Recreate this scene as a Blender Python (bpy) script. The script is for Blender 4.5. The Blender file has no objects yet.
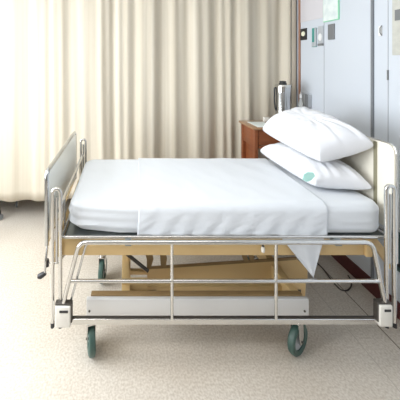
import bpy, bmesh, math, random
from mathutils import Vector, Matrix, noise
random.seed(7)
col = bpy.context.scene.collection
sc = bpy.context.scene
EYE = 1.72
def W(px, py, d):
    """pixel at a known depth -> point in the room (camera stands at 0,0,EYE looking along +y)"""
    return Vector(((px-125)*d/270, d, EYE-(py-62)*d/270))

# ------------------------------------------------------------ materials
def mat(name, c, rough=.5, metal=0., bump=None, var=None, spec=.5, trans=0., coat=0.):
    m = bpy.data.materials.new(name); m.use_nodes = True
    nt = m.node_tree; b = nt.nodes['Principled BSDF']
    b.inputs['Base Color'].default_value = (*c, 1)
    b.inputs['Roughness'].default_value = rough
    b.inputs['Metallic'].default_value = metal
    b.inputs['Specular IOR Level'].default_value = spec
    b.inputs['Transmission Weight'].default_value = trans
    b.inputs['Coat Weight'].default_value = coat
    tc = nt.nodes.new('ShaderNodeTexCoord')
    if var:      # (scale, second colour, amount, stretch)
        n = nt.nodes.new('ShaderNodeTexNoise'); n.inputs['Scale'].default_value = var[0]; n.inputs['Detail'].default_value = 4
        mp = nt.nodes.new('ShaderNodeMapping'); mp.inputs['Scale'].default_value = var[3] if len(var) > 3 else (1,1,1)
        nt.links.new(tc.outputs['Object'], mp.inputs[0]); nt.links.new(mp.outputs[0], n.inputs['Vector'])
        r = nt.nodes.new('ShaderNodeValToRGB')
        r.color_ramp.elements[0].position = .5-var[2]; r.color_ramp.elements[1].position = .5+var[2]
        r.color_ramp.elements[0].color = (*c, 1); r.color_ramp.elements[1].color = (*var[1], 1)
        nt.links.new(n.outputs['Fac'], r.inputs[0]); nt.links.new(r.outputs[0], b.inputs['Base Color'])
    if bump:     # (scale, strength, distance, stretch)
        n = nt.nodes.new('ShaderNodeTexNoise'); n.inputs['Scale'].default_value = bump[0]; n.inputs['Detail'].default_value = 3
        mp = nt.nodes.new('ShaderNodeMapping'); mp.inputs['Scale'].default_value = bump[3] if len(bump) > 3 else (1,1,1)
        nt.links.new(tc.outputs['Object'], mp.inputs[0]); nt.links.new(mp.outputs[0], n.inputs['Vector'])
        bp = nt.nodes.new('ShaderNodeBump'); bp.inputs['Strength'].default_value = bump[1]; bp.inputs['Distance'].default_value = bump[2]
        nt.links.new(n.outputs['Fac'], bp.inputs['Height']); nt.links.new(bp.outputs[0], b.inputs['Normal'])
    return m
M = {}
M['chrome'] = mat('chrome', (.62,.63,.64), .12, 1.0, var=(14, (.50,.51,.52), .25))
M['steel'] = mat('satin_steel', (.66,.65,.63), .20, 1.0)
M['deckmetal'] = mat('deck_metal', (.36,.38,.38), .30, .9, var=(6,(.28,.30,.29),.3))
M['tan'] = mat('tan_enamel', (.70,.50,.24), .42, var=(3,(.62,.43,.20),.3))
M['tan_dark'] = mat('brown_enamel_and_shade', (.22,.14,.06), .5, var=(6,(.30,.20,.09),.3))  # brown brackets, and the shade painted along the base plate's top
M['baseplate'] = mat('grey_white_enamel', (.72,.72,.72), .32, .25)
M['cream'] = mat('cream_laminate', (.82,.78,.68), .35, bump=(60,.05,.001))
M['pale'] = mat('pale_laminate', (.88,.90,.86), .22, bump=(60,.03,.001), coat=.3)
M['olive'] = mat('olive_strip', (.26,.24,.16), .45)
M['plastic_cream'] = mat('cream_plastic', (.80,.77,.71), .35)
M['black'] = mat('black_rubber', (.02,.02,.022), .45)
M['dark'] = mat('dark_metal', (.10,.09,.08), .4, .6)
M['wheel'] = mat('green_grey_rubber', (.045,.095,.08), .4, var=(12,(.06,.12,.10),.3))
M['linen'] = mat('white_linen', (.73,.76,.80), .9, bump=(9,.25,.008,(1,1,1)), spec=.2)
M['drawlinen'] = mat('white_draw_linen', (.73,.76,.805), .9, bump=(10,.35,.008,(1.0,.5,1.6)), spec=.2)
M['pillowcase'] = mat('white_pillowcase', (.745,.755,.79), .9, bump=(7,.35,.012), spec=.2)
M['mint'] = mat('mint_tag', (.50,.84,.77), .7)
M['wood'] = mat('red_brown_wood', (.30,.095,.035), .35, var=(5,(.22,.065,.025),.25,(1,1,9)), coat=.2)
M['woodtop'] = mat('table_top_wood', (.40,.24,.13), .3, var=(6,(.31,.17,.09),.25,(1,8,1)), coat=.3)
M['paper'] = mat('white_paper', (.80,.86,.84), .35)
M['wallp'] = mat('blue_grey_wall', (.62,.66,.72), .55, bump=(80,.04,.001), var=(1.2,(.60,.64,.70),.3))
M['wallplain'] = mat('white_wall', (.62,.60,.57), .7, bump=(60,.05,.001))
M['wallfront'] = mat('taupe_wall', (.34,.32,.30), .7, bump=(60,.05,.001))
M['ceil'] = mat('ceiling_white', (.82,.82,.80), .8, bump=(90,.05,.001))
M['seam'] = mat('dark_seam', (.20,.21,.23), .5)
M['seamlight'] = mat('light_seam', (.46,.48,.52), .5)
M['maroon'] = mat('maroon_baseboard', (.085,.018,.018), .35)
M['browntrim'] = mat('brown_trim', (.33,.16,.10), .45)
M['grey'] = mat('grey_plastic', (.19,.195,.20), .45)
M['greyl'] = mat('light_grey_plastic', (.45,.47,.50), .4)
M['teal'] = mat('teal_plastic', (.05,.30,.26), .4)
M['tealdark'] = mat('dark_teal_panel', (.035,.07,.075), .4)
M['button'] = mat('ivory_button', (.85,.84,.66), .4)
M['greenframe'] = mat('green_border', (.30,.68,.45), .4)
M['notice'] = mat('notice_sheet', (.80,.86,.84), .4, var=(16,(.66,.74,.74),.12))
M['beigenotice'] = mat('beige_notice', (.58,.58,.53), .6, var=(25,(.50,.50,.46),.2))
M['glass'] = mat('clear_plastic', (.92,.95,.95), .15, trans=.6)
M['clearcap'] = mat('white_cap', (.85,.85,.85), .4)

# curtain: thin cloth, lets some light through
def curtain_mat():
    m = bpy.data.materials.new('curtain_cloth'); m.use_nodes = True; nt = m.node_tree
    b = nt.nodes['Principled BSDF']; out = nt.nodes['Material Output']
    b.inputs['Roughness'].default_value = .85; b.inputs['Specular IOR Level'].default_value = .15
    tc = nt.nodes.new('ShaderNodeTexCoord'); mp = nt.nodes.new('ShaderNodeMapping'); mp.inputs['Scale'].default_value = (30,1,.25)
    n = nt.nodes.new('ShaderNodeTexNoise'); n.inputs['Scale'].default_value = 1.; n.inputs['Detail'].default_value = 5
    r = nt.nodes.new('ShaderNodeValToRGB'); r.color_ramp.elements[0].position=.3; r.color_ramp.elements[1].position=.7
    r.color_ramp.elements[0].color=(.70,.63,.51,1); r.color_ramp.elements[1].color=(.78,.72,.61,1)
    nt.links.new(tc.outputs['Object'], mp.inputs[0]); nt.links.new(mp.outputs[0], n.inputs['Vector'])
    nt.links.new(n.outputs['Fac'], r.inputs[0]); nt.links.new(r.outputs[0], b.inputs['Base Color'])
    tr = nt.nodes.new('ShaderNodeBsdfTranslucent'); tr.inputs[0].default_value=(.75,.62,.45,1)
    mx = nt.nodes.new('ShaderNodeMixShader'); mx.inputs[0].default_value=.18
    nt.links.new(b.outputs[0], mx.inputs[1]); nt.links.new(tr.outputs[0], mx.inputs[2]); nt.links.new(mx.outputs[0], out.inputs[0])
    return m
M['curtain'] = curtain_mat()

# floor: pale warm vinyl, speckled, with faint joints
def floor_mat():
    m = bpy.data.materials.new('vinyl_floor'); m.use_nodes = True; nt = m.node_tree
    b = nt.nodes['Principled BSDF']; b.inputs['Roughness'].default_value = .32; b.inputs['Specular IOR Level'].default_value=.5
    tc = nt.nodes.new('ShaderNodeTexCoord')
    n = nt.nodes.new('ShaderNodeTexNoise'); n.inputs['Scale'].default_value = 90; n.inputs['Detail'].default_value = 4
    n2 = nt.nodes.new('ShaderNodeTexNoise'); n2.inputs['Scale'].default_value = 2.5; n2.inputs['Detail'].default_value = 5
    nt.links.new(tc.outputs['Object'], n.inputs['Vector']); nt.links.new(tc.outputs['Object'], n2.inputs['Vector'])
    r = nt.nodes.new('ShaderNodeValToRGB'); r.color_ramp.elements[0].position=.35; r.color_ramp.elements[1].position=.62
    r.color_ramp.elements[0].color=(.56,.50,.425,1); r.color_ramp.elements[1].color=(.72,.67,.60,1)
    nt.links.new(n.outputs['Fac'], r.inputs[0])
    r2 = nt.nodes.new('ShaderNodeValToRGB'); r2.color_ramp.elements[0].position=.3; r2.color_ramp.elements[1].position=.7
    r2.color_ramp.elements[0].color=(.92,.90,.88,1); r2.color_ramp.elements[1].color=(1,1,1,1)
    nt.links.new(n2.outputs['Fac'], r2.inputs[0])
    mul = nt.nodes.new('ShaderNodeMixRGB'); mul.blend_type='MULTIPLY'; mul.inputs[0].default_value=1
    nt.links.new(r.outputs[0], mul.inputs[1]); nt.links.new(r2.outputs[0], mul.inputs[2])
    br = nt.nodes.new('ShaderNodeTexBrick'); br.offset=0; br.inputs['Scale'].default_value=1
    br.inputs['Brick Width'].default_value=.6; br.inputs['Row Height'].default_value=.6
    br.inputs['Mortar Size'].default_value=.0035; br.inputs['Mortar Smooth'].default_value=.3
    br.inputs['Color1'].default_value=(1,1,1,1); br.inputs['Color2'].default_value=(.985,.98,.975,1); br.inputs['Mortar'].default_value=(.97,.965,.96,1)
    mp = nt.nodes.new('ShaderNodeMapping'); mp.inputs['Location'].default_value=(-.25,.12,0)
    nt.links.new(tc.outputs['Object'], mp.inputs[0]); nt.links.new(mp.outputs[0], br.inputs['Vector'])
    mul2 = nt.nodes.new('ShaderNodeMixRGB'); mul2.blend_type='MULTIPLY'; mul2.inputs[0].default_value=1
    nt.links.new(mul.outputs[0], mul2.inputs[1]); nt.links.new(br.outputs['Color'], mul2.inputs[2])
    nt.links.new(mul2.outputs[0], b.inputs['Base Color'])
    return m
M['floor'] = floor_mat()

# ------------------------------------------------------------ mesh helpers
def box(bm, x0,x1,y0,y1,z0,z1, bev=0., mtx=None):
    r = bmesh.ops.create_cube(bm, size=1.0)
    vs = r['verts']
    for v in vs:
        v.co = Vector(((x0+x1)/2+v.co.x*(x1-x0), (y0+y1)/2+v.co.y*(y1-y0), (z0+z1)/2+v.co.z*(z1-z0)))
    if bev > 0:
        es = list({e for v in vs for e in v.link_edges})
        rr = bmesh.ops.bevel(bm, geom=es, offset=bev, segments=3, affect='EDGES', profile=.5)
        vs = list({v for f in rr['faces'] for v in f.verts} | {v for v in vs if v.is_valid})
    if mtx is not None:
        allv = set(vs)
        stack = list(vs)
        while stack:
            v = stack.pop()
            for e in v.link_edges:
                o = e.other_vert(v)
                if o not in allv: allv.add(o); stack.append(o)
        for v in allv: v.co = mtx @ v.co
    return bm
def tube(bm, pts, r, n=12, closed=False, taper=None):
    pts = [Vector(p) for p in pts]; N = len(pts); rings = []
    t0 = (pts[1]-pts[0]).normalized()
    up = Vector((0,0,1)) if abs(t0.z) < .9 else Vector((0,1,0))
    nrm = (up - t0*up.dot(t0)).normalized()
    for i in range(N):
        if closed: t = (pts[(i+1)%N]-pts[i-1]).normalized()
        elif i == 0: t = t0
        elif i == N-1: t = (pts[-1]-pts[-2]).normalized()
        else: t = ((pts[i+1]-pts[i]).normalized()+(pts[i]-pts[i-1]).normalized()).normalized()
        nrm = (nrm - t*nrm.dot(t)).normalized(); bi = t.cross(nrm)
        rr = r*(taper[i] if taper else 1)
        rings.append([bm.verts.new(pts[i]+(nrm*math.cos(a)+bi*math.sin(a))*rr) for a in [2*math.pi*k/n for k in range(n)]])
    for i in range(N if closed else N-1):
        a, b = rings[i], rings[(i+1)%N]
        for k in range(n): bm.faces.new((a[k], a[(k+1)%n], b[(k+1)%n], b[k]))
    if not closed:
        bm.faces.new(rings[0][::-1]); bm.faces.new(rings[-1])
    return bm
def fillet(pts, rad, n=6):
    pts = [Vector(p) for p in pts]; out = [pts[0]]
    for i in range(1, len(pts)-1):
        a = (pts[i-1]-pts[i]); b = (pts[i+1]-pts[i])
        q = min(rad, a.length*.49, b.length*.49)
        p0 = pts[i]+a.normalized()*q; p1 = pts[i]+b.normalized()*q
        for k in range(n+1):
            t = k/n; out.append(p0*(1-t)**2+pts[i]*2*t*(1-t)+p1*t*t)
    out.append(pts[-1]); return out
def lathe(bm, prof, loc=(0,0,0), n=32, mtx=None):
    loc = Vector(loc); rings = []
    for (r, z) in prof:
        if r < 1e-5:
            v = bm.verts.new((0,0,z)); rings.append([v])
        else: rings.append([bm.verts.new((r*math.cos(2*math.pi*k/n), r*math.sin(2*math.pi*k/n), z)) for k in range(n)])
    for a, b in zip(rings, rings[1:]):
        for k in range(n):
            if len(a) == 1 and len(b) == 1: continue
            if len(a) == 1: bm.faces.new((a[0], b[(k+1)%n], b[k]))
            elif len(b) == 1: bm.faces.new((a[k], a[(k+1)%n], b[0]))
            else: bm.faces.new((a[k], a[(k+1)%n], b[(k+1)%n], b[k]))
    for R in rings:
        for v in R: v.co = (mtx @ v.co if mtx is not None else v.co) + loc
    return bm
def prism(bm, outline, y0, y1):
    """outline of (x,z) points extruded along y"""
    a = [bm.verts.new((x,y0,z)) for x,z in outline]; b = [bm.verts.new((x,y1,z)) for x,z in outline]
    bm.faces.new(a); bm.faces.new(b[::-1]); n = len(a)
    for i in range(n): bm.faces.new((a[i], b[i], b[(i+1)%n], a[(i+1)%n]))
    return bm
def prismx(bm, outline, x0, x1):
    a = [bm.verts.new((x0,y,z)) for y,z in outline]; b = [bm.verts.new((x1,y,z)) for y,z in outline]
    bm.faces.new(a); bm.faces.new(b[::-1]); n = len(a)
    for i in range(n): bm.faces.new((a[i], b[i], b[(i+1)%n], a[(i+1)%n]))
    return bm
def obj(name, bm, m, parent=None, smooth=True):
    bmesh.ops.recalc_face_normals(bm, faces=bm.faces)
    me = bpy.data.meshes.new(name); bm.to_mesh(me); bm.free()
    o = bpy.data.objects.new(name, me); col.objects.link(o)
    me.materials.append(m if not isinstance(m, str) else M[m])
    if smooth:
        for p in me.polygons: p.use_smooth = True
        try: me.set_sharp_from_angle(angle=math.radians(38))
        except Exception: pass
    if parent is not None:
        o.parent = parent; 
        # parts are modelled in room coordinates: put them under their root
        root = parent
        while root.parent: root = root.parent
        if parent is root: o.location = -Vector(root.location)
    return o
def thing(name, label, cat, loc=(0,0,0), group=None):
    o = bpy.data.objects.new(name, None); col.objects.link(o); o.location = loc; o.empty_display_size=.1
    o['label'] = label; o['category'] = cat
    if group: o['group'] = group
    return o
def tag(o, label, cat, group=None):
    o['label'] = label; o['category'] = cat
    if group: o['group'] = group
    return o
def struct(name, bm, m, smooth=False, parent=None):
    o = obj(name, bm, m, parent, smooth)
    o['kind'] = 'structure'; return o
B = bmesh.new

# ------------------------------------------------------------ the room
XR, XL, YB, YF, ZC = 1.84, -2.35, 4.2, -1.8, 2.85
struct('floor', box(B(), XL-.1,XR+.1,YF-.1,YB+.1,-.1,0), 'floor')
struct('ceiling', box(B(), XL-.1,XR+.1,YF-.1,YB+.1,ZC,ZC+.1), 'ceil')
struct('wall_right', box(B(), XR,XR+.1,YF,YB,0,ZC), 'wallp')
struct('wall_back', box(B(), XL-.1,XR+.1,YB,YB+.1,0,ZC), 'wallplain')
struct('wall_front', box(B(), XL-.1,XR+.1,YF-.1,YF,0,ZC), 'wallfront')
# left wall with a wide window opening
wy0, wy1, wz0, wz1 = -.1, 2.45, .75, 2.6
bm = B()
box(bm, XL-.1,XL,YF,wy0,0,ZC); box(bm, XL-.1,XL,wy1,YB,0,ZC); box(bm, XL-.1,XL,wy0,wy1,0,wz0); box(bm, XL-.1,XL,wy0,wy1,wz1,ZC)
struct('wall_left', bm, 'wallplain')
bm = B()
for y in (wy0+.02, wy0+(wy1-wy0)/3, wy0+2*(wy1-wy0)/3, wy1-.02): box(bm, XL-.08,XL+.01,y-.02,y+.02,wz0,wz1)
for z in (wz0+.02, wz1-.02): box(bm, XL-.08,XL+.01,wy0,wy1,z-.02,z+.02)
struct('window_1', bm, 'clearcap')
# baseboards
struct('baseboard_right', box(B(), XR-.012,XR,YF,YB,0,.11,.003), 'maroon')
struct('baseboard_back', box(B(), XL,XR-.014,YB-.012,YB,0,.11,.003), 'maroon')
# joints of the wall panelling
def wallx(px): return XR*270/(px-125)      # depth of a column on the right wall
struct('trim_1', box(B(), XR-.012,XR+.01,wallx(374.3),wallx(372.2),.11,ZC-.001), 'seam')
struct('trim_2', box(B(), XR-.003,XR+.01,wallx(388.6),wallx(387.9),.11,ZC-.001), 'seamlight')
struct('trim_3', box(B(), XR-.002,XR+.01,wallx(324.5),wallx(323.9),.11,ZC-.001), 'seamlight')
struct('trim_4', box(B(), XR-.012,XR,2.825,2.852,.11,ZC-.001,.004), 'browntrim')
#struct('trim_5', box(B(), XR-.03,XR+.01,wallx(377.2),wallx(374.4),.11,ZC-.001,.003), 'wallp')
# floor joints that run along the wall
struct('trim_5', box(B(), 1.645,1.652,YF,YB,-.01,.0008), mat('floor_joint',(.20,.165,.125),.6))
struct('trim_6', box(B(), 1.432,1.436,YF,YB,-.01,.0007), mat('floor_joint_faint',(.48,.43,.37),.6))

# ------------------------------------------------------------ curtain and its rail
def curtain(name, x0, x1, y0, seed, dens=1.0):
    bm = B(); nx = int((x1-x0)*170); nz = 24; z0, z1 = .232, 2.66
    ph = [random.Random(seed+i).uniform(0,6.28) for i in range(8)]
    rows = []
    for j in range(nz+1):
        t = j/nz; row = []
        for i in range(nx+1):
            x = x0+(x1-x0)*i/nx
            w = x + .035*math.sin(x*3.1+ph[0]) + .018*math.sin(x*9.3+ph[1]) + .012*math.sin(t*2.3+x*4)*(1-t)
            ri = min(1, max(0, (x+.75)/1.1))
            amp = (.007+.016*ri)*(1-.25*t)
            y = amp*math.sin(w*25*dens+ph[2]) + .35*amp*math.sin(w*57*dens+ph[3]+t*1.2) + .012*math.sin(w*12+ph[4])
            y += .010*noise.noise(Vector((x*7, t*1.5, seed)))
            # folds have a soft front and a tight back
            y = y - .25*amp*math.cos(2*(w*25*dens+ph[2]))
            z = z0+(z1-z0)*t
            if j == 0: z += .006*math.sin(w*25*dens+ph[2])+.004*math.sin(x*7)
            row.append(bm.verts.new((x, y0+y, z)))
        rows.append(row)
    for a, b in zip(rows, rows[1:]):
        for i in range(nx): bm.faces.new((a[i], a[i+1], b[i+1], b[i]))
    o = obj(name, bm, 'curtain')
    s = o.modifiers.new('thickness','SOLIDIFY'); s.thickness = .003; s.offset = 0
    return o
cu = curtain('privacy_curtain', XL+.05, 1.762, 2.90, 3)
tag(cu, 'long cream pleated curtain hanging behind the bed, short of the floor', 'curtain')
cu2 = curtain('gathered_curtain', 1.772, 1.824, 2.862, 11, .8)
tag(cu2, 'narrow gathered strip of tan curtain in the corner by the blue grey wall', 'curtain')
tr = obj('curtain_rail', box(B(), XL+.02,XR-.01,2.865,2.90,2.672,2.70,.004), 'steel')
for i in range(5):
    x = -2.1+i*.9
    obj('rail_hanger', tube(B(), [(x,2.882,2.70),(x,2.882,ZC)], .006), 'steel', tr)
tag(tr, 'metal ceiling rail that carries the curtains', 'curtain rail')

# ------------------------------------------------------------ hospital bed
YN, YFAR = 1.46, 2.41      # the two side-rail planes
bed = thing('hospital_bed', 'steel hospital bed with lowered side rail, tan frame and green-grey wheels', 'bed', (.53,1.94,0))
# deck
bm = B(); box(bm, -.345,1.485,1.522,2.35,.721,.734,.004)
obj('mattress_deck', bm, 'deckmetal', bed)
bm = B(); tube(bm, fillet([(-.35,1.50,.748),(1.493,1.50,.748),(1.493,2.355,.748),(-.35,2.355,.748),(-.35,1.50,.748)], .03), .0075)
obj('deck_rim', bm, 'steel', bed)
# longitudinal tan beams + cross beams
for y0 in (1.535, 2.28):
    obj('side_beam', box(B(), -.36,1.36,y0,y0+.035,.620,.718,.004), 'tan', bed)
obj('cross_beam', box(B(), -.395,-.36,1.52,2.33,.62,.718,.004), 'tan', bed)
obj('cross_beam', box(B(), 1.36,1.395,1.52,2.33,.62,.718,.004), 'tan', bed)
obj('cross_beam', box(B(), .52,.56,1.57,2.28,.63,.718,.004), 'tan', bed)
# sloping gussets under the two ends
for (a, b, c, d) in (((1.40,.712),(1.445,.712),(1.535,.52),(1.535,.60)), ((-.37,.712),(-.40,.712),(-.425,.60),(-.405,.55))):
    for y0 in (1.56, 2.28):
        obj('end_gusset', prism(B(), [a,b,d,c] if a[0] > 0 else [a,b,c,d], y0, y0+.02), 'tan', bed)
# footboard
XF = -.436
fo = [(1.515,.715),(1.515,1.075),(1.54,1.102),(2.325,1.102),(2.35,1.075),(2.35,.715)]
fb = obj('footboard', prismx(B(), fo, XF-.009, XF+.009), 'pale', bed)
obj('footboard_trim', tube(B(), fillet([(XF,1.505,.70),(XF,1.505,1.108),(XF,2.36,1.112),(XF,2.36,.70)], .045), .0125, 12), 'chrome', fb)
obj('footboard_foot_bar', tube(B(), [(XF,1.505,.712),(XF,2.36,.712)], .011), 'chrome', fb)
# bed end tube between the arches
obj('end_tube', tube(B(), [(-.372,1.49,.90),(-.372,2.38,.90)], .011), 'steel', bed)
for s in (1.60,2.26): obj('tube_lug', box(B(), -.384,-.358,s,s+.03,.73,.905,.003), 'steel', bed)
# headboard
XH = 1.512
ho = [(1.505,.77),(1.505,1.20),(1.508,1.225),(1.52,1.243),(1.545,1.252),(2.325,1.252),(2.35,1.24),(2.365,1.20),(2.365,.77)]
hb = obj('headboard', prismx(B(), ho, XH-.010, XH+.012), 'cream', bed)
hb['label'] = 'cream laminate headboard panel'
for yy in (1.607, 2.247): obj('headboard_strip', box(B(), XH-.014,XH-.0105,yy,yy+.022,.775,1.245,.001), 'olive', hb)
obj('headboard_edge', tube(B(), fillet([(XH+.001,1.503,.60),(XH+.001,1.503,1.253),(XH+.001,2.367,1.253),(XH+.001,2.367,.60)], .05), .006), 'steel', hb)
# arches at the four corners
def arch(x0, x1, y, top):
    bm = B(); w = (x1-x0)/2; c = (x0+x1)/2
    pts = [(x0,y,.30)] + [(c-w*math.cos(a), y, top-w+w*math.sin(a)) for a in [math.pi*k/12 for k in range(13)]] + [(x1,y,.30)]
    tube(bm, pts, .0105, 12)
    o = obj('rail_post', bm, 'steel', bed)
    for xx in (x0, x1): obj('end_cap', tube(B(), [(xx,y,.276),(xx,y,.302)], .011), 'black', o)
    obj('post_insert', tube(B(), [(c,y+.004,.62),(c,y+.004,top-.045)], .0075), 'chrome', o)
for y in (YN+.012, YFAR+.005):
    arch(-.395,-.352,y,1.028)
    arch(1.425,1.468,y,1.045)
# side rails
def side_rail(y, s):
    loop = fillet([(-.352,y,.335),(-.332,y,.42),(-.248,y,.745),(1.338,y,.745),(1.405,y,.42),(1.412,y,.335)], .045, 8)
    r = obj('side_rail', tube(B(), loop, .0115, 12), 'steel', bed)
    obj('middle_bar', tube(B(), [(-.292,y,.536),(1.380,y,.536)], .0095), 'steel', r)
    b = B(); box(b, -.31,1.372,y-.006,y+.010,.303,.334,.004); obj('bottom_bar', b, 'steel', r)
    b = B(); box(b, -.31,1.372,y-.004,y+.012,.3345,.3375); obj('bar_edge', b, 'dark', r)
    for x in (.254,.816): obj('upright', tube(B(), [(x,y,.332),(x,y,.738)], .0085), 'steel', r)
    obj('inner_strut', tube(B(), fillet([(-.300,y+s*.016,.40),(-.212,y+s*.016,.728),(-.17,y+s*.016,.738)],.03), .0065), 'chrome', r)
    for (x0,x1,z0,z1) in ((-.372,-.292,.300,.412),(1.362,1.430,.305,.418)):
        k = obj('rail_bracket', box(B(), x0,x1,y-.020,y+.012,z0,z1,.005), 'plastic_cream', r)
        k['label'] = 'cream plastic corner bracket'
        obj('bracket_slot', box(B(), x0+.022,x1-.012,y-.0225,y-.018,z1-.030,z1-.018,.001) if s>0 else box(B(), x0+.022,x1-.012,y+.011,y+.0145,z1-.030,z1-.018,.001), 'black', k)
        obj('bracket_collar', box(B(), x0-.004,x1+.004,y-.012,y+.018,z1,z1+.010,.003), 'dark', k)
        xe = x1 if x0 < 0 else x0-.008
        obj('bracket_edge', box(B(), xe,xe+.008,y-.012,y+.014,z0+.02,z1+.009,.002), 'dark', k)
    return r
side_rail(YN, 1); side_rail(YFAR+.017, -1)
for y in (1.49, 2.40):      # short brackets that tie the rails to the deck
    for x in (.0, 1.15): obj('rail_tie', box(B(), x,x+.035, min(y-.018,y+.008), max(y-.018,y+.008)+.018,.715,.748,.002), 'deckmetal', bed)
# base chassis
obj('base_side_plate', box(B(), -.222,1.060,1.556,1.578,.236,.352,.003), 'baseplate', bed)
obj('base_side_plate', box(B(), -.222,1.060,2.122,2.144,.236,.352,.003), 'baseplate', bed)
for x in (-.205, 1.035): 
    for y in (1.5545,): obj('plate_bolt', lathe(B(), [(0,-.004),(.006,-.003),(.006,.002),(0,.002)], (x,y,.285), 12, Matrix.Rotation(math.pi/2,4,'X')), 'dark', bed)
obj('base_shade_beam', box(B(), -.20,1.04,1.579,1.612,.25,.357,.003), 'tan_dark', bed)  # added strip: its brown stands in for the side plate's shaded top
obj('base_shade_beam', box(B(), -.20,1.04,2.088,2.121,.25,.357,.003), 'tan_dark', bed)
for x in (-.02, .99): obj('base_cross_beam', box(B(), x,x+.05,1.613,2.087,.26,.35,.003), 'tan', bed)
# lift mechanism between chassis and frame
obj('lift_beam', box(B(), -.02,1.12,1.70,1.735,.235,.305,.004), 'tan', bed)
p = B()
prism(p, [(W(147,283,1.84).x,.232),(W(306,283,1.84).x,.232),(W(306,262,1.84).x,.318),(W(296,258,1.84).x,.386),(W(147,268,1.84).x,.318)], 1.825,1.837)
obj('lift_arm', p, 'tan', bed)
p = B()
prism(p, [(W(147,269,1.822).x,W(147,269,1.822).z),(W(296,259.5,1.822).x,W(296,259.5,1.822).z),(W(296,257,1.822).x,W(296,257,1.822).z),(W(147,266.5,1.822).x,W(147,266.5,1.822).z)], 1.818,1.8245)
obj('lift_arm_flange', p, 'tan_dark', bed)
# upright link, cross link, sloping dark rod
obj('lift_link', box(B(), .015,.038,1.86,1.89,.22,.62,.003), 'tan', bed)
obj('lift_link', box(B(), .0,.16,1.87,1.90,.245,.27,.003), 'tan', bed)
obj('lift_link', box(B(), 1.02,1.06,1.62,1.66,.24,.62,.003), 'tan', bed) if False else None
obj('crank_rod', tube(B(), [W(127,254,1.75),W(148,271,1.75)], .011), 'dark', bed)
ro = obj('crank_shaft', tube(B(), [(XF-.01,1.90,.66),(.0,1.90,.645)], .010), 'steel', bed)
def plate(name, pts, d, th, m):
    return obj(name, prism(B(), [(W(x,y,d).x, W(x,y,d).z) for x,y in pts], d, d+th), m, bed)
plate('hanger_plate', [(145,253),(152,253),(153.5,259),(151,268),(147,268),(147,260)], 1.76, .02, 'tan_dark')
plate('hanger_plate', [(160,253),(166,253),(167,258),(166,266),(161,266)], 1.76, .02, 'tan_dark')
plate('hanger_plate', [(241,252),(246,252),(248.5,261),(244,261)], 1.74, .02, 'tan_dark')
plate('hanger_plate', [(248,252),(254,252),(254,261),(250.5,261)], 1.74, .02, 'tan_dark')
plate('hanger_plate', [(293,281),(306,281),(305,297),(294,297)], 1.66, .02, 'tan')
plate('hanger_plate', [(122,280),(147,280),(147,297),(122,297)], 1.66, .02, 'tan')
plate('hanger_slot', [(128,292),(140,292),(140,295.5),(128,295.5)], 1.658, .0015, 'plastic_cream')
plate('hanger_slot', [(149,291),(156,291),(156,295),(149,295)], 1.694, .004, 'dark')
plate('hanger_slot', [(297,290),(301,290),(301,295),(297,295)], 1.656, .003, 'dark')
kn = W(263,249,1.52)
k = obj('latch_knob', lathe(B(), [(0,-.018),(.009,-.016),(.011,0),(.008,.014),(0,.016)], kn, 16), 'plastic_cream', bed)
k['label'] = 'small cream latch knob'
obj('knob_cap', lathe(B(), [(0,.014),(.007,.014),(.006,.022),(0,.023)], kn, 12), 'dark', k)
obj('knob_stem', tube(B(), [kn+Vector((0,0,0)), kn+Vector((0,.02,0))], .004, 8), 'dark', k)
# hand crank hanging outside the footboard
a = W(48,236,1.55)
pts = [a, W(47,250,1.52), W(45.5,262,1.50), W(44.5,275,1.50)]
ck = obj('hand_crank', tube(B(), fillet(pts, .02), .0065), 'chrome', bed)
obj('crank_grip', tube(B(), [W(45.5,273,1.50), W(43,274.5,1.50), W(40.5,276,1.50), W(38,276.5,1.50)], .014, 14, taper=[.7,1,1.05,.8]), 'black', ck)
obj('crank_hub', lathe(B(), [(0,-.02),(.011,-.018),(.013,.0),(.011,.02),(0,.022)], W(47,263,1.53), 16), 'black', ck)
obj('crank_axle', tube(B(), [W(47,263,1.53), W(47,263,1.53)+Vector((.06,0,.0)), (-.33,1.55,.63)], .006), 'steel', ck)
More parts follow.
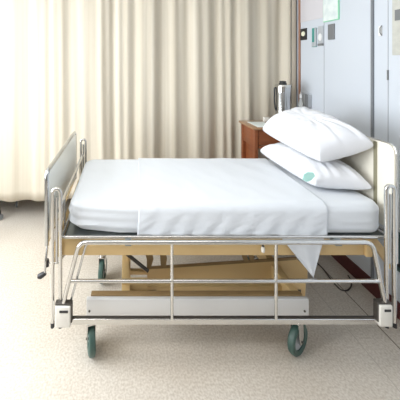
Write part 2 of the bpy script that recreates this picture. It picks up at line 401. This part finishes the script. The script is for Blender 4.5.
# casters
def caster(x, y, rot, R=.088):
    w = .040; cz = R
    Rz = Matrix.Rotation(rot,4,'Z')
    ax = Matrix.Rotation(math.pi/2,4,'Y')
    prof = [(R*.62,-w*.38),(R*.86,-w*.5),(R*.97,-w*.34),(R,0),(R*.97,w*.34),(R*.86,w*.5),(R*.62,w*.38),(R*.62,-w*.38)]
    off = Rz @ Vector((0,.018,0))
    c = Vector((x,y,cz))+off
    T = Rz @ ax
    w = .036
    k = obj('caster', lathe(B(), [(0,0),(.016,.0),(.02,.006),(.02,.02),(.026,.024),(.026,.032),(0,.032)], (x,y,2*R+.027), 20), 'steel', bed)
    wh = obj('wheel', lathe(B(), prof, c, 36, T), 'wheel', k)
    wh['label'] = 'dark green-grey rubber wheel'
    obj('wheel_disc', lathe(B(), [(0,-w*.2),(R*.2,-w*.42),(R*.28,-w*.2),(R*.63,-w*.25),(R*.63,w*.25),(R*.28,w*.2),(R*.2,w*.42),(0,w*.2)], c, 28, T), 'greyl', k)
    bm = B()
    for s in (-1,1):
        o = [(-.022,2*R+.03),(.026,2*R+.03),(.030,cz+.02),(.012,cz-.014),(-.008,cz-.010),(-.020,cz+.035)]
        tmp = B(); prismx(tmp, [(yy+.004, zz) for yy,zz in o], s*(w*.5+.004), s*(w*.5+.008))
        for v in tmp.verts: v.co = Rz @ v.co + Vector((x,y,0))
        me = bpy.data.meshes.new('t'); tmp.to_mesh(me); tmp.free(); bm.from_mesh(me); bpy.data.meshes.remove(me)
    tmp = B(); box(tmp, -(w*.5+.008),(w*.5+.008),-.02,.032,2*R+.022,2*R+.032,.002)
    for v in tmp.verts: v.co = Rz @ v.co + Vector((x,y,0))
    me = bpy.data.meshes.new('t'); tmp.to_mesh(me); tmp.free(); bm.from_mesh(me); bpy.data.meshes.remove(me)
    obj('fork', bm, 'steel', k)
    obj('axle', tube(B(), [c+T@Vector((0,0,-.03)), c+T@Vector((0,0,.03))], .006), 'dark', k)
caster(-.198,1.585,math.radians(14),.083)
caster(1.004,1.585,math.radians(-58))
caster(-.178,2.105,math.radians(-8))
caster(1.012,2.105,math.radians(20))

# ------------------------------------------------------------ mattress
def rounded_slab(x0,x1,y0,y1,z0,z1,R,r,nx,ny,nz,disp):
    bm = B(); hx,hy,hz = (x1-x0)/2,(y1-y0)/2,(z1-z0)/2; cx,cy,cz=(x0+x1)/2,(y0+y1)/2,(z0+z1)/2
    cache = {}
    def vert(i,j,k):
        if (i,j,k) in cache: return cache[(i,j,k)]
        x = -hx+2*hx*i/nx; y = -hy+2*hy*j/ny; z = -hz+2*hz*k/nz
        qx = max(-(hx-R), min(hx-R, x)); qy = max(-(hy-R), min(hy-R, y)); dx,dy = x-qx,y-qy
        L = math.hypot(dx,dy)
        if L > 1e-9: m = max(abs(dx),abs(dy)); ux,uy = dx/L,dy/L
        else: m=0; ux=uy=0
        s = R-m
        ds = max(0, r-s); dz = max(0, abs(z)-(hz-r)); sg = 1 if z>0 else -1
        if ds>0 and dz>0:
            l2 = math.hypot(ds,dz); f = max(ds,dz)/l2; ds*=f; dz*=f
            m = R-(r-ds); z = sg*(hz-r+dz)
        p = Vector((cx+qx+ux*m, cy+qy+uy*m, cz+z))
        p += disp(p, Vector((ux,uy,0)))
        v = cache[(i,j,k)] = bm.verts.new(p); return v
    for i in range(nx):
        for j in range(ny):
            for k in (0,nz): bm.faces.new((vert(i,j,k),vert(i+1,j,k),vert(i+1,j+1,k),vert(i,j+1,k)))
    for k in range(nz):
        for i in range(nx):
            for j in (0,ny): bm.faces.new((vert(i,j,k),vert(i+1,j,k),vert(i+1,j,k+1),vert(i,j,k+1)))
        for j in range(ny):
            for i in (0,nx): bm.faces.new((vert(i,j,k),vert(i,j+1,k),vert(i,j+1,k+1),vert(i,j,k+1)))
    return bm
MZ0, MZ1 = .736, .912
def mdisp(p, n):
    side = 1 if n.length > 0 else 0
    d = Vector((0,0,0))
    if p.z > .76:
        # folds along the lower side, pulled from the foot-end corner
        f = noise.noise(Vector((p.x*3, p.y*3, p.z*38)))*.0045
        if p.x < .12: f += .0035*math.sin(p.z*130+p.x*9)*max(0, 1-(p.x+.3)/.5)
        d += n*f*(1 if p.z < .90 else .3)
        d.z += .0035*noise.noise(Vector((p.x*3.2,p.y*3.2,0)))
        if p.z > .905: d.z += .0015*noise.noise(Vector((p.x*14,p.y*9,3)))
    return d
bm = rounded_slab(-.330,1.482,1.525,2.275,MZ0,MZ1,.085,.045,150,70,16,mdisp)
# a plump lower corner tucks in at the foot
for v in bm.verts:
    if v.co.z < .80:
        t = (.80-v.co.z)/.056
        e = max(0, 1-(v.co.x+.330)/.30); v.co.x += .050*t*e*e
        n_ = max(0, 1-(v.co.y-1.525)/.25); v.co.y += .045*t*e*n_
mt = obj('mattress', bm, 'linen'); tag(mt, 'thick mattress in a smooth white fitted sheet on the bed deck', 'mattress')

# draw sheet across the middle
bm = B(); r = .048; g = .006
prof = []      # (y,z) from far side over the top to the near side
y0, y1, z0, z1 = 1.525-g, 2.275+g, .748, MZ1+g
for k in range(7): prof.append((y1, z0+(z1-r-z0)*k/6))
for k in range(1,9): a=math.pi/2*k/8; prof.append((y1-r+r*math.cos(a), z1-r+r*math.sin(a)))
for k in range(1,60): prof.append((y1-r+(y0+r-(y1-r))*k/60, z1))
for k in range(0,9): a=math.pi/2*k/8; prof.append((y0+r-r*math.sin(a), z1-r+r*math.cos(a)))
for k in range(1,17): prof.append((y0, z1-r+(z0-(z1-r))*k/16))
NP = len(prof); nx = 130; rows = []
for j,(y,z) in enumerate(prof):
    row = []
    t = j/(NP-1)
    xl = .118-.05*t; xr = 1.175-.04*t
    for i in range(nx+1):
        u = i/nx; x = xl+(xr-xl)*u
        p = Vector((x,y,z))
        if z > z1-.01:
            p.z += .0035*noise.noise(Vector((p.x*3.2,p.y*3.2,0)))+.003*noise.noise(Vector((p.x*9+p.y*5, p.y*4-p.x*3, 2)))
        elif y < 1.6:
            f = (z1-z)/(z1-z0)
            p.y -= .0045*(1+math.sin(x*52+f*5+3*noise.noise(Vector((x*2,f,1)))))*f*.55 + .003*abs(noise.noise(Vector((x*14+f*4,f*3,5))))
        if i in (0,): p.z += .001
        row.append(bm.verts.new(p))
    rows.append(row)
for a,b in zip(rows, rows[1:]):
    for i in range(nx): bm.faces.new((a[i],a[i+1],b[i+1],b[i]))
# loose corner hanging past the deck
X0, X1, XT, ZT = W(284,243,1.515).x, W(323,243,1.515).x, W(313.5,277,1.515).x, W(313,277,1.515).z
last = rows[-1]; sel = [v for v in last if X0-.02 <= v.co.x <= X1+.01]
prev = sel; NL = 18
xs = [v.co.x for v in sel]; xa, xb = xs[0], xs[-1]
for k in range(1, NL+1):
    t = k/NL
    if k <= 4: zz = .748-.009*k/4; yy = 1.519-.004*k/4; tt = 0
    else: tt = (k-4)/(NL-4); zz = .739+(ZT-.739)*tt; yy = 1.515
    cur = []
    for i, v in enumerate(prev):
        u = i/(len(sel)-1)
        x_ = xa+(xb-xa)*u; x = x_+(XT-x_)*(tt*.985)
        cur.append(bm.verts.new((x, yy+.006*math.sin(u*9)*tt*(1-tt)*2, zz+.004*math.sin(u*7)*tt)))
    for i in range(len(cur)-1): bm.faces.new((prev[i],prev[i+1],cur[i+1],cur[i]))
    prev = cur
ds = obj('draw_sheet', bm, 'drawlinen'); tag(ds, 'white draw sheet across the mattress with one loose corner hanging below', 'sheet')
s = ds.modifiers.new('thickness','SOLIDIFY'); s.thickness = .003; s.offset = 0

# ------------------------------------------------------------ pillows
def pillow(name, A, Bc, C, D, T_up, T_dn, seed, label, crease):
    """A far-foot, B near-foot, C near-head, D far-head corners"""
    A,Bc,C,D = map(Vector,(A,Bc,C,D)); n = 56
    N = ((C-A).cross(D-Bc)).normalized()
    if N.z < 0: N = -N
    bm = B(); top = {}; bot = {}
    for i in range(n+1):
        for j in range(n+1):
            u = -1+2*i/n; v = -1+2*j/n
            # ease the grid towards the rim
            u = math.sin(u*math.pi/2)*.55+u*.45; v = math.sin(v*math.pi/2)*.55+v*.45
            uu = u*(1-.035*(1-v*v)); vv = v*(1-.035*(1-u*u))
            s, t = (uu+1)/2, (vv+1)/2      # s: foot->head, t: near->far
            p = Bc*(1-s)*(1-t)+C*s*(1-t)+A*(1-s)*t+D*s*t
            h = ((1-abs(u)**3)*(1-abs(v)**3))**.36
            r1 = noise.noise(Vector((u*2.2+seed, v*2.2, seed*.7)))
            ang = math.atan2(v,u); rad = math.hypot(u,v)
            wr = crease*math.sin(ang*13+seed+3*r1)*min(1,rad*1.1)*h*(1-h*.55) + .010*r1*h + .005*noise.noise(Vector((u*6,v*6,seed)))*h
            edge = i in (0,n) or j in (0,n)
            vt = bm.verts.new(p+N*(T_up*h+wr)); top[i,j] = vt
            bot[i,j] = vt if edge else bm.verts.new(p-N*(T_dn*h+.3*wr))
    for i in range(n):
        for j in range(n):
            bm.faces.new((top[i,j],top[i+1,j],top[i+1,j+1],top[i,j+1]))
            bm.faces.new((bot[i,j],bot[i,j+1],bot[i+1,j+1],bot[i+1,j]))
    o = obj(name, bm, 'pillowcase'); tag(o, label, 'pillow', 'pillows stacked at the head of the bed'); return o
lo = pillow('pillow', (1.095,2.19,1.00), (1.175,1.665,.965), (1.470,1.605,.970), (1.46,2.21,1.02), .108, .060, 2.3,
       'lower white pillow with a mint green mark, lying flat on the mattress', .008)
up = pillow('pillow', (1.105,2.17,1.175), (1.20,1.66,1.12), (1.475,1.60,1.228), (1.47,2.20,1.30), .15, .086, 5.1,
       'upper plump white pillow resting on top of the other pillow', .012)

# mint mark sewn on the lower pillow's near corner
bm = B(); c0 = W(309,177,1.628)
o = [(-.033,-.012),(-.026,.012),(-.006,.022),(.022,.020),(.030,.004),(.012,-.014),(-.012,-.022)]
prism(bm, [(c0.x+a*1.2, c0.z+b*1.35) for a,b in o], c0.y-.0015, c0.y+.0015)
tg = obj('mint_label', bm, 'mint'); 
tg.parent = lo; tg['label'] = 'mint green printed mark'

# ------------------------------------------------------------ bedside table
bt = thing('bedside_table', 'red-brown wooden bedside table between the curtain and the pillows', 'table', (1.52,2.62,0))
TX0,TX1,TY0,TY1,TZ = 1.200,1.795,2.50,2.79,1.112
obj('table_top', box(B(), TX0-.018,TX1,TY0-.018,TY1+.02,TZ-.020,TZ,.005), 'woodtop', bt)
for x in (TX0, TX1-.035):
    for y in (TY0, TY1-.035): obj('leg', box(B(), x,x+.035,y,y+.035,0,TZ-.021,.003), 'wood', bt)
for x in (TX0+.006, TX1-.026): obj('side_apron', box(B(), x,x+.018,TY0+.036,TY1-.036,TZ-.19,TZ-.022,.002), 'wood', bt)
obj('side_panel', box(B(), TX0+.030,TX0+.042,TY0+.036,TY1-.036,.361,TZ-.191,.002), 'wood', bt)
obj('back_apron', box(B(), TX0+.036,TX1-.036,TY1-.026,TY1-.008,TZ-.19,TZ-.022,.002), 'wood', bt)
dr = obj('drawer', box(B(), TX0+.040,TX1-.040,TY0+.004,TY0+.022,TZ-.165,TZ-.026,.003), 'wood', bt)
obj('drawer_knob', lathe(B(), [(0,0),(.006,0),(.006,.008),(.012,.014),(.010,.022),(0,.024)], (1.51,TY0+.004,TZ-.09), 16, Matrix.Rotation(math.pi/2,4,'X')), 'steel', dr)
obj('front_rail', box(B(), TX0+.036,TX1-.036,TY0+.002,TY0+.022,TZ-.195,TZ-.170,.002), 'wood', bt)
obj('shelf', box(B(), TX0+.004,TX1-.004,TY0+.004,TY1-.004,.34,.36,.003), 'wood', bt)

# things on it
bm = B(); box(bm, 1.235,1.40,2.515,2.735,TZ+.0005,TZ+.004,.001)
tag(obj('paper_sheet', bm, 'paper'), 'pale shiny sheet lying on the bedside table top', 'paper')
bx = box(B(), W(264,118,2.74).x,W(269.5,118,2.74).x,2.735,2.765,TZ+.001,TZ+.045,.004)
tag(obj('small_box', bx, 'plastic_cream'), 'tiny cream box beside the flask on the bedside table', 'box')
tp = Vector((1.578,2.70,TZ))
th = thing('vacuum_flask', 'tall steel vacuum flask with a black lid on the bedside table', 'flask', tp)
obj('body', lathe(B(), [(0,.001),(.062,.001),(.068,.006),(.068,.02),(.066,.03),(.067,.27),(.069,.30),(.070,.36),(.064,.375),(0,.378)], tp, 36), 'chrome', th)
obj('collar', lathe(B(), [(.070,.355),(.073,.358),(.073,.375),(.066,.384),(.0,.385)], tp, 36), 'steel', th)
obj('lid', lathe(B(), [(0,.384),(.034,.384),(.036,.395),(.030,.400),(.030,.412),(.024,.418),(0,.42)], tp, 28), 'black', th)
hp = [tp+Vector(p) for p in ((-.060,0,.35),(-.080,0,.35),(-.084,0,.32),(-.082,0,.20),(-.075,0,.14),(-.060,0,.12))]
obj('handle', tube(B(), fillet(hp,.02), .007), 'black', th)
obj('spout', box(B(), tp.x+.045,tp.x+.085,tp.y-.014,tp.y+.014,TZ+.352,TZ+.374,.006), 'black', th)
bp = Vector((1.757,2.70,TZ))
bo = thing('bottle', 'slim clear bottle with a white cap beside the wall', 'bottle', bp)
obj('body', lathe(B(), [(0,.001),(.020,.001),(.022,.006),(.022,.19),(.012,.225),(.010,.25),(0,.25)], bp, 20), 'glass', bo)
obj('cap', lathe(B(), [(0,.25),(.012,.25),(.011,.285),(.004,.292),(.003,.31),(0,.31)], bp, 16), 'clearcap', bo)

# ------------------------------------------------------------ things on the right wall
def wplate(name, px0, px1, py0, py1, m, th=.012, parent=None, bev=.003, x=XR):
    d0, d1 = wallx(px0), wallx(px1); dm = (d0+d1)/2
    za = EYE-(py0-62)*dm/270; zb = EYE-(py1-62)*dm/270
    return obj(name, box(B(), x-th,x+.001,d1,d0,zb,za,bev), m, parent), (d0+d1)/2, (za+zb)/2
def knob(name, d, z, r, m, parent, x, th=.006, sy=1., sz=1.):
    o = obj(name, lathe(B(), [(0,0),(r,0),(r*.9,th),(0,th)], (0,0,0), 24, Matrix.Diagonal((1,1,1,1))), m, parent)
    for v in o.data.vertices:
        c = v.co.copy(); v.co = Vector((x-c.z, d+c.x*sy, z+c.y*sz))
    return o
o,d,z = wplate('call_switch', 301.3,307.2,28.5,40,'black'); tag(o,'black wall switch with a round ivory button, nearest the curtain','switch')
knob('button', d-.004, z+.004, .026, 'button', o, XR-.012)
o,d,z = wplate('green_plate', 313,317,28,47,'teal'); tag(o,'narrow plate with a green and grey face on the wall','wall plate')
obj('grey_edge', box(B(), XR-.014,XR-.002,wallx(317.1),wallx(315.6),z-.088,z+.088,.002), 'greyl', o)
obj('grey_foot', box(B(), XR-.0145,XR-.002,wallx(315.6),wallx(313),z-.088,z-.045,.002), 'greyl', o)
o,d,z = wplate('grey_plate', 319,324,26,46,'greyl'); tag(o,'grey wall plate with a white oval in its middle','wall plate')
knob('oval_button', d, z-.01, .020, 'clearcap', o, XR-.012, sz=1.8)
obj('foot_strip', box(B(), XR-.0145,XR-.002,wallx(324),wallx(319),z-.09,z-.07,.001), 'grey', o)
o,d,z = wplate('dark_plate', 329,335,24,39.5,'grey'); tag(o,'plain mid-grey wall plate under the green framed notice','wall plate')
# green framed notice
d0,d1 = wallx(324.3), wallx(339.8); zb = EYE+(62-21)*2.40/270
nf = obj('framed_notice', box(B(), XR-.012,XR+.001,d1,d0,zb,zb+.30,.003), 'greenframe'); tag(nf,'pale notice in a thin green frame high on the wall','notice')
obj('notice_sheet', box(B(), XR-.0135,XR-.011,d1+.006,d0-.006,zb+.008,zb+.288), 'notice', nf)
# pale poster, only its lower edge shows
o = obj('pinned_poster', box(B(), XR-.004,XR+.001,2.50,2.84,EYE+(62-20)*2.65/270,2.75,.001), mat('pinkish_paper',(.66,.64,.67),.5)); tag(o,'large faint pinkish sheet on the wall beside the curtain','poster')
# beige notice at the right edge
d0,d1 = wallx(393), 1.62
o = obj('beige_notice', box(B(), XR-.006,XR+.001,d1,d0,EYE+(62-55)*1.8/270,2.35,.001), 'beigenotice'); tag(o,'beige-grey notice board on the wall at the right edge','notice')
obj('printed_block', box(B(), XR-.0075,XR-.0055,d1+.06,wallx(395.8),EYE+(62-20)*1.8/270,EYE+(62-9)*1.8/270), 'grey', o)
# small door pull and latch on the panels
o = thing('panel_pull', 'small white pull on the narrow wall panel near the ceiling', 'handle', (XR,1.945,1.92))
obj('pull_plate', box(B(), XR-.008,XR+.001,wallx(382.3),wallx(379.5),EYE+(62-36)*1.94/270,EYE+(62-26)*1.94/270,.002), 'clearcap', o)
obj('pull_grip', tube(B(), [(XR-.006,wallx(382.4),1.98),(XR-.018,wallx(382.4),1.96),(XR-.018,wallx(382.4),1.93),(XR-.006,wallx(382.4),1.91)], .003), 'grey', o)
o = obj('panel_latch', box(B(), XR-.010,XR+.001,wallx(388.9),wallx(388.1),EYE-(80-62)*1.89/270,EYE-(70-62)*1.89/270,.001), 'grey'); tag(o,'thin dark latch on the panel joint above the headboard','latch')
# grey socket box above the bedside table
sb = thing('socket_box', 'grey socket box on the wall behind the upper pillow', 'socket', (XR,2.68,1.32))
q0,q1 = wallx(304), wallx(312)
obj('box_body', box(B(), XR-.04,XR+.001,q1,q0,1.27,1.395,.004), 'greyl', sb)
obj('box_cover', box(B(), XR-.05,XR-.0405,q1-.004,q1+.03,1.265,1.40,.003), 'grey', sb)
# low dark service panel at the right edge
o = obj('service_panel', box(B(), XR-.03,XR+.001,1.55,wallx(397.5),.33,.58,.004), 'tealdark'); tag(o,'dark teal panel low on the wall beyond the headboard','wall panel')
obj('black_strip', box(B(), XR-.034,XR-.0305,1.552,wallx(397.5)-.002,.365,.392,.001), 'black', o)

# ------------------------------------------------------------ floor things
cb = [W(318,262,1.72*270/200)*1]
pts = []
for (px,py) in ((316,263),(322,268),(328,276),(334,284),(341,291),(347,291.5),(351,288),(352,282),(348,276)):
    d = EYE*270/(py-62); pts.append(Vector(((px-125)*d/270, d, .005)))
tag(obj('power_cable', tube(B(), fillet(pts,.05,4), .0045, 8), 'dark'), 'dark cable lying in a loose curve on the floor under the bed head', 'cable')
# second cable
pts = []
for (px,py) in ((320,257),(330,266),(338,274),(344,279),(352,289)):
    d = EYE*270/(py-62); pts.append(Vector(((px-125)*d/270, d, .004)))
# wheeled stand behind the curtain at the far left
sp = Vector((-1.50,3.12,0))
st = thing('drip_stand', 'dark wheeled foot of a stand poking out under the curtain', 'stand', sp)
obj('pole', tube(B(), [sp+Vector((0,0,.12)), sp+Vector((0,0,1.9))], .011), 'chrome', st)
obj('hub', lathe(B(), [(0,.09),(.03,.09),(.03,.13),(.015,.15),(0,.15)], sp, 20), 'dark', st)
for k in range(5):
    a = math.radians(-52+72*k); e = sp+Vector((math.cos(a)*.23, math.sin(a)*.23, 0))
    lg = obj('foot_leg', tube(B(), [sp+Vector((0,0,.115)), (sp+e)/2+Vector((0,0,.112)), e+Vector((0,0,.085))], .012, taper=[1.2,1,.9]), 'dark', st)
    T = Matrix.Rotation(math.pi/2,4,'Y')
    obj('foot_wheel', lathe(B(), [(0,-.012),(.028,-.012),(.032,-.006),(.032,.006),(.028,.012),(0,.012)], e+Vector((0,0,.032)), 20, Matrix.Rotation(a,4,'Z')@T), 'grey', lg)
    obj('wheel_stem', tube(B(), [e+Vector((0,0,.03)), e+Vector((0,0,.09))], .008), 'black', lg)

# ------------------------------------------------------------ lamps
def ceiling_lamp(x, y, w, l, power):
    t = thing('ceiling_light', 'long white ceiling light %s' % ('above the bed' if x > 0 else 'on the window side'), 'light', (x,y,ZC))
    obj('housing', box(B(), x-w/2-.03,x+w/2+.03,y-l/2-.03,y+l/2+.03,ZC-.05,ZC-.001,.006), 'clearcap', t)
    li = bpy.data.lights.new('ceiling_lamp','AREA'); li.shape='RECTANGLE'; li.size=w; li.size_y=l; li.energy=power; li.color=(1,.975,.94)
    o = bpy.data.objects.new('ceiling_lamp', li); col.objects.link(o); o.location=(x,y,ZC-.055)
ceiling_lamp(.45, .95, 1.3, .4, 5)
ceiling_lamp(-1.3, .6, 1.2, .4, 24)
li = bpy.data.lights.new('window_daylight','AREA'); li.shape='RECTANGLE'; li.size=wz1-wz0; li.size_y=wy1-wy0; li.energy=140; li.color=(.90,.955,1)
o = bpy.data.objects.new('window_daylight', li); col.objects.link(o)
o.location=(XL-.12,(wy0+wy1)/2,(wz0+wz1)/2); o.rotation_euler=(0,-math.radians(90),0)
w = bpy.data.worlds.new('world'); sc.world = w; w.use_nodes = True
w.node_tree.nodes['Background'].inputs[0].default_value=(.9,.95,1,1); w.node_tree.nodes['Background'].inputs[1].default_value=1.0

# ------------------------------------------------------------ camera
cam = bpy.data.cameras.new('camera'); co = bpy.data.objects.new('camera', cam); col.objects.link(co)
co.location=(0,0,EYE); co.rotation_euler=(math.radians(90),0,0)
cam.sensor_fit='HORIZONTAL'; cam.sensor_width=36; cam.lens=270/400*36; cam.shift_x=75/400; cam.shift_y=-138/400
cam.clip_start=.05; sc.camera=co
sc.view_settings.view_transform='Standard'; sc.view_settings.look='None'; sc.view_settings.gamma=1; sc.view_settings.use_curve_mapping=False
sc.view_settings.exposure=0.12
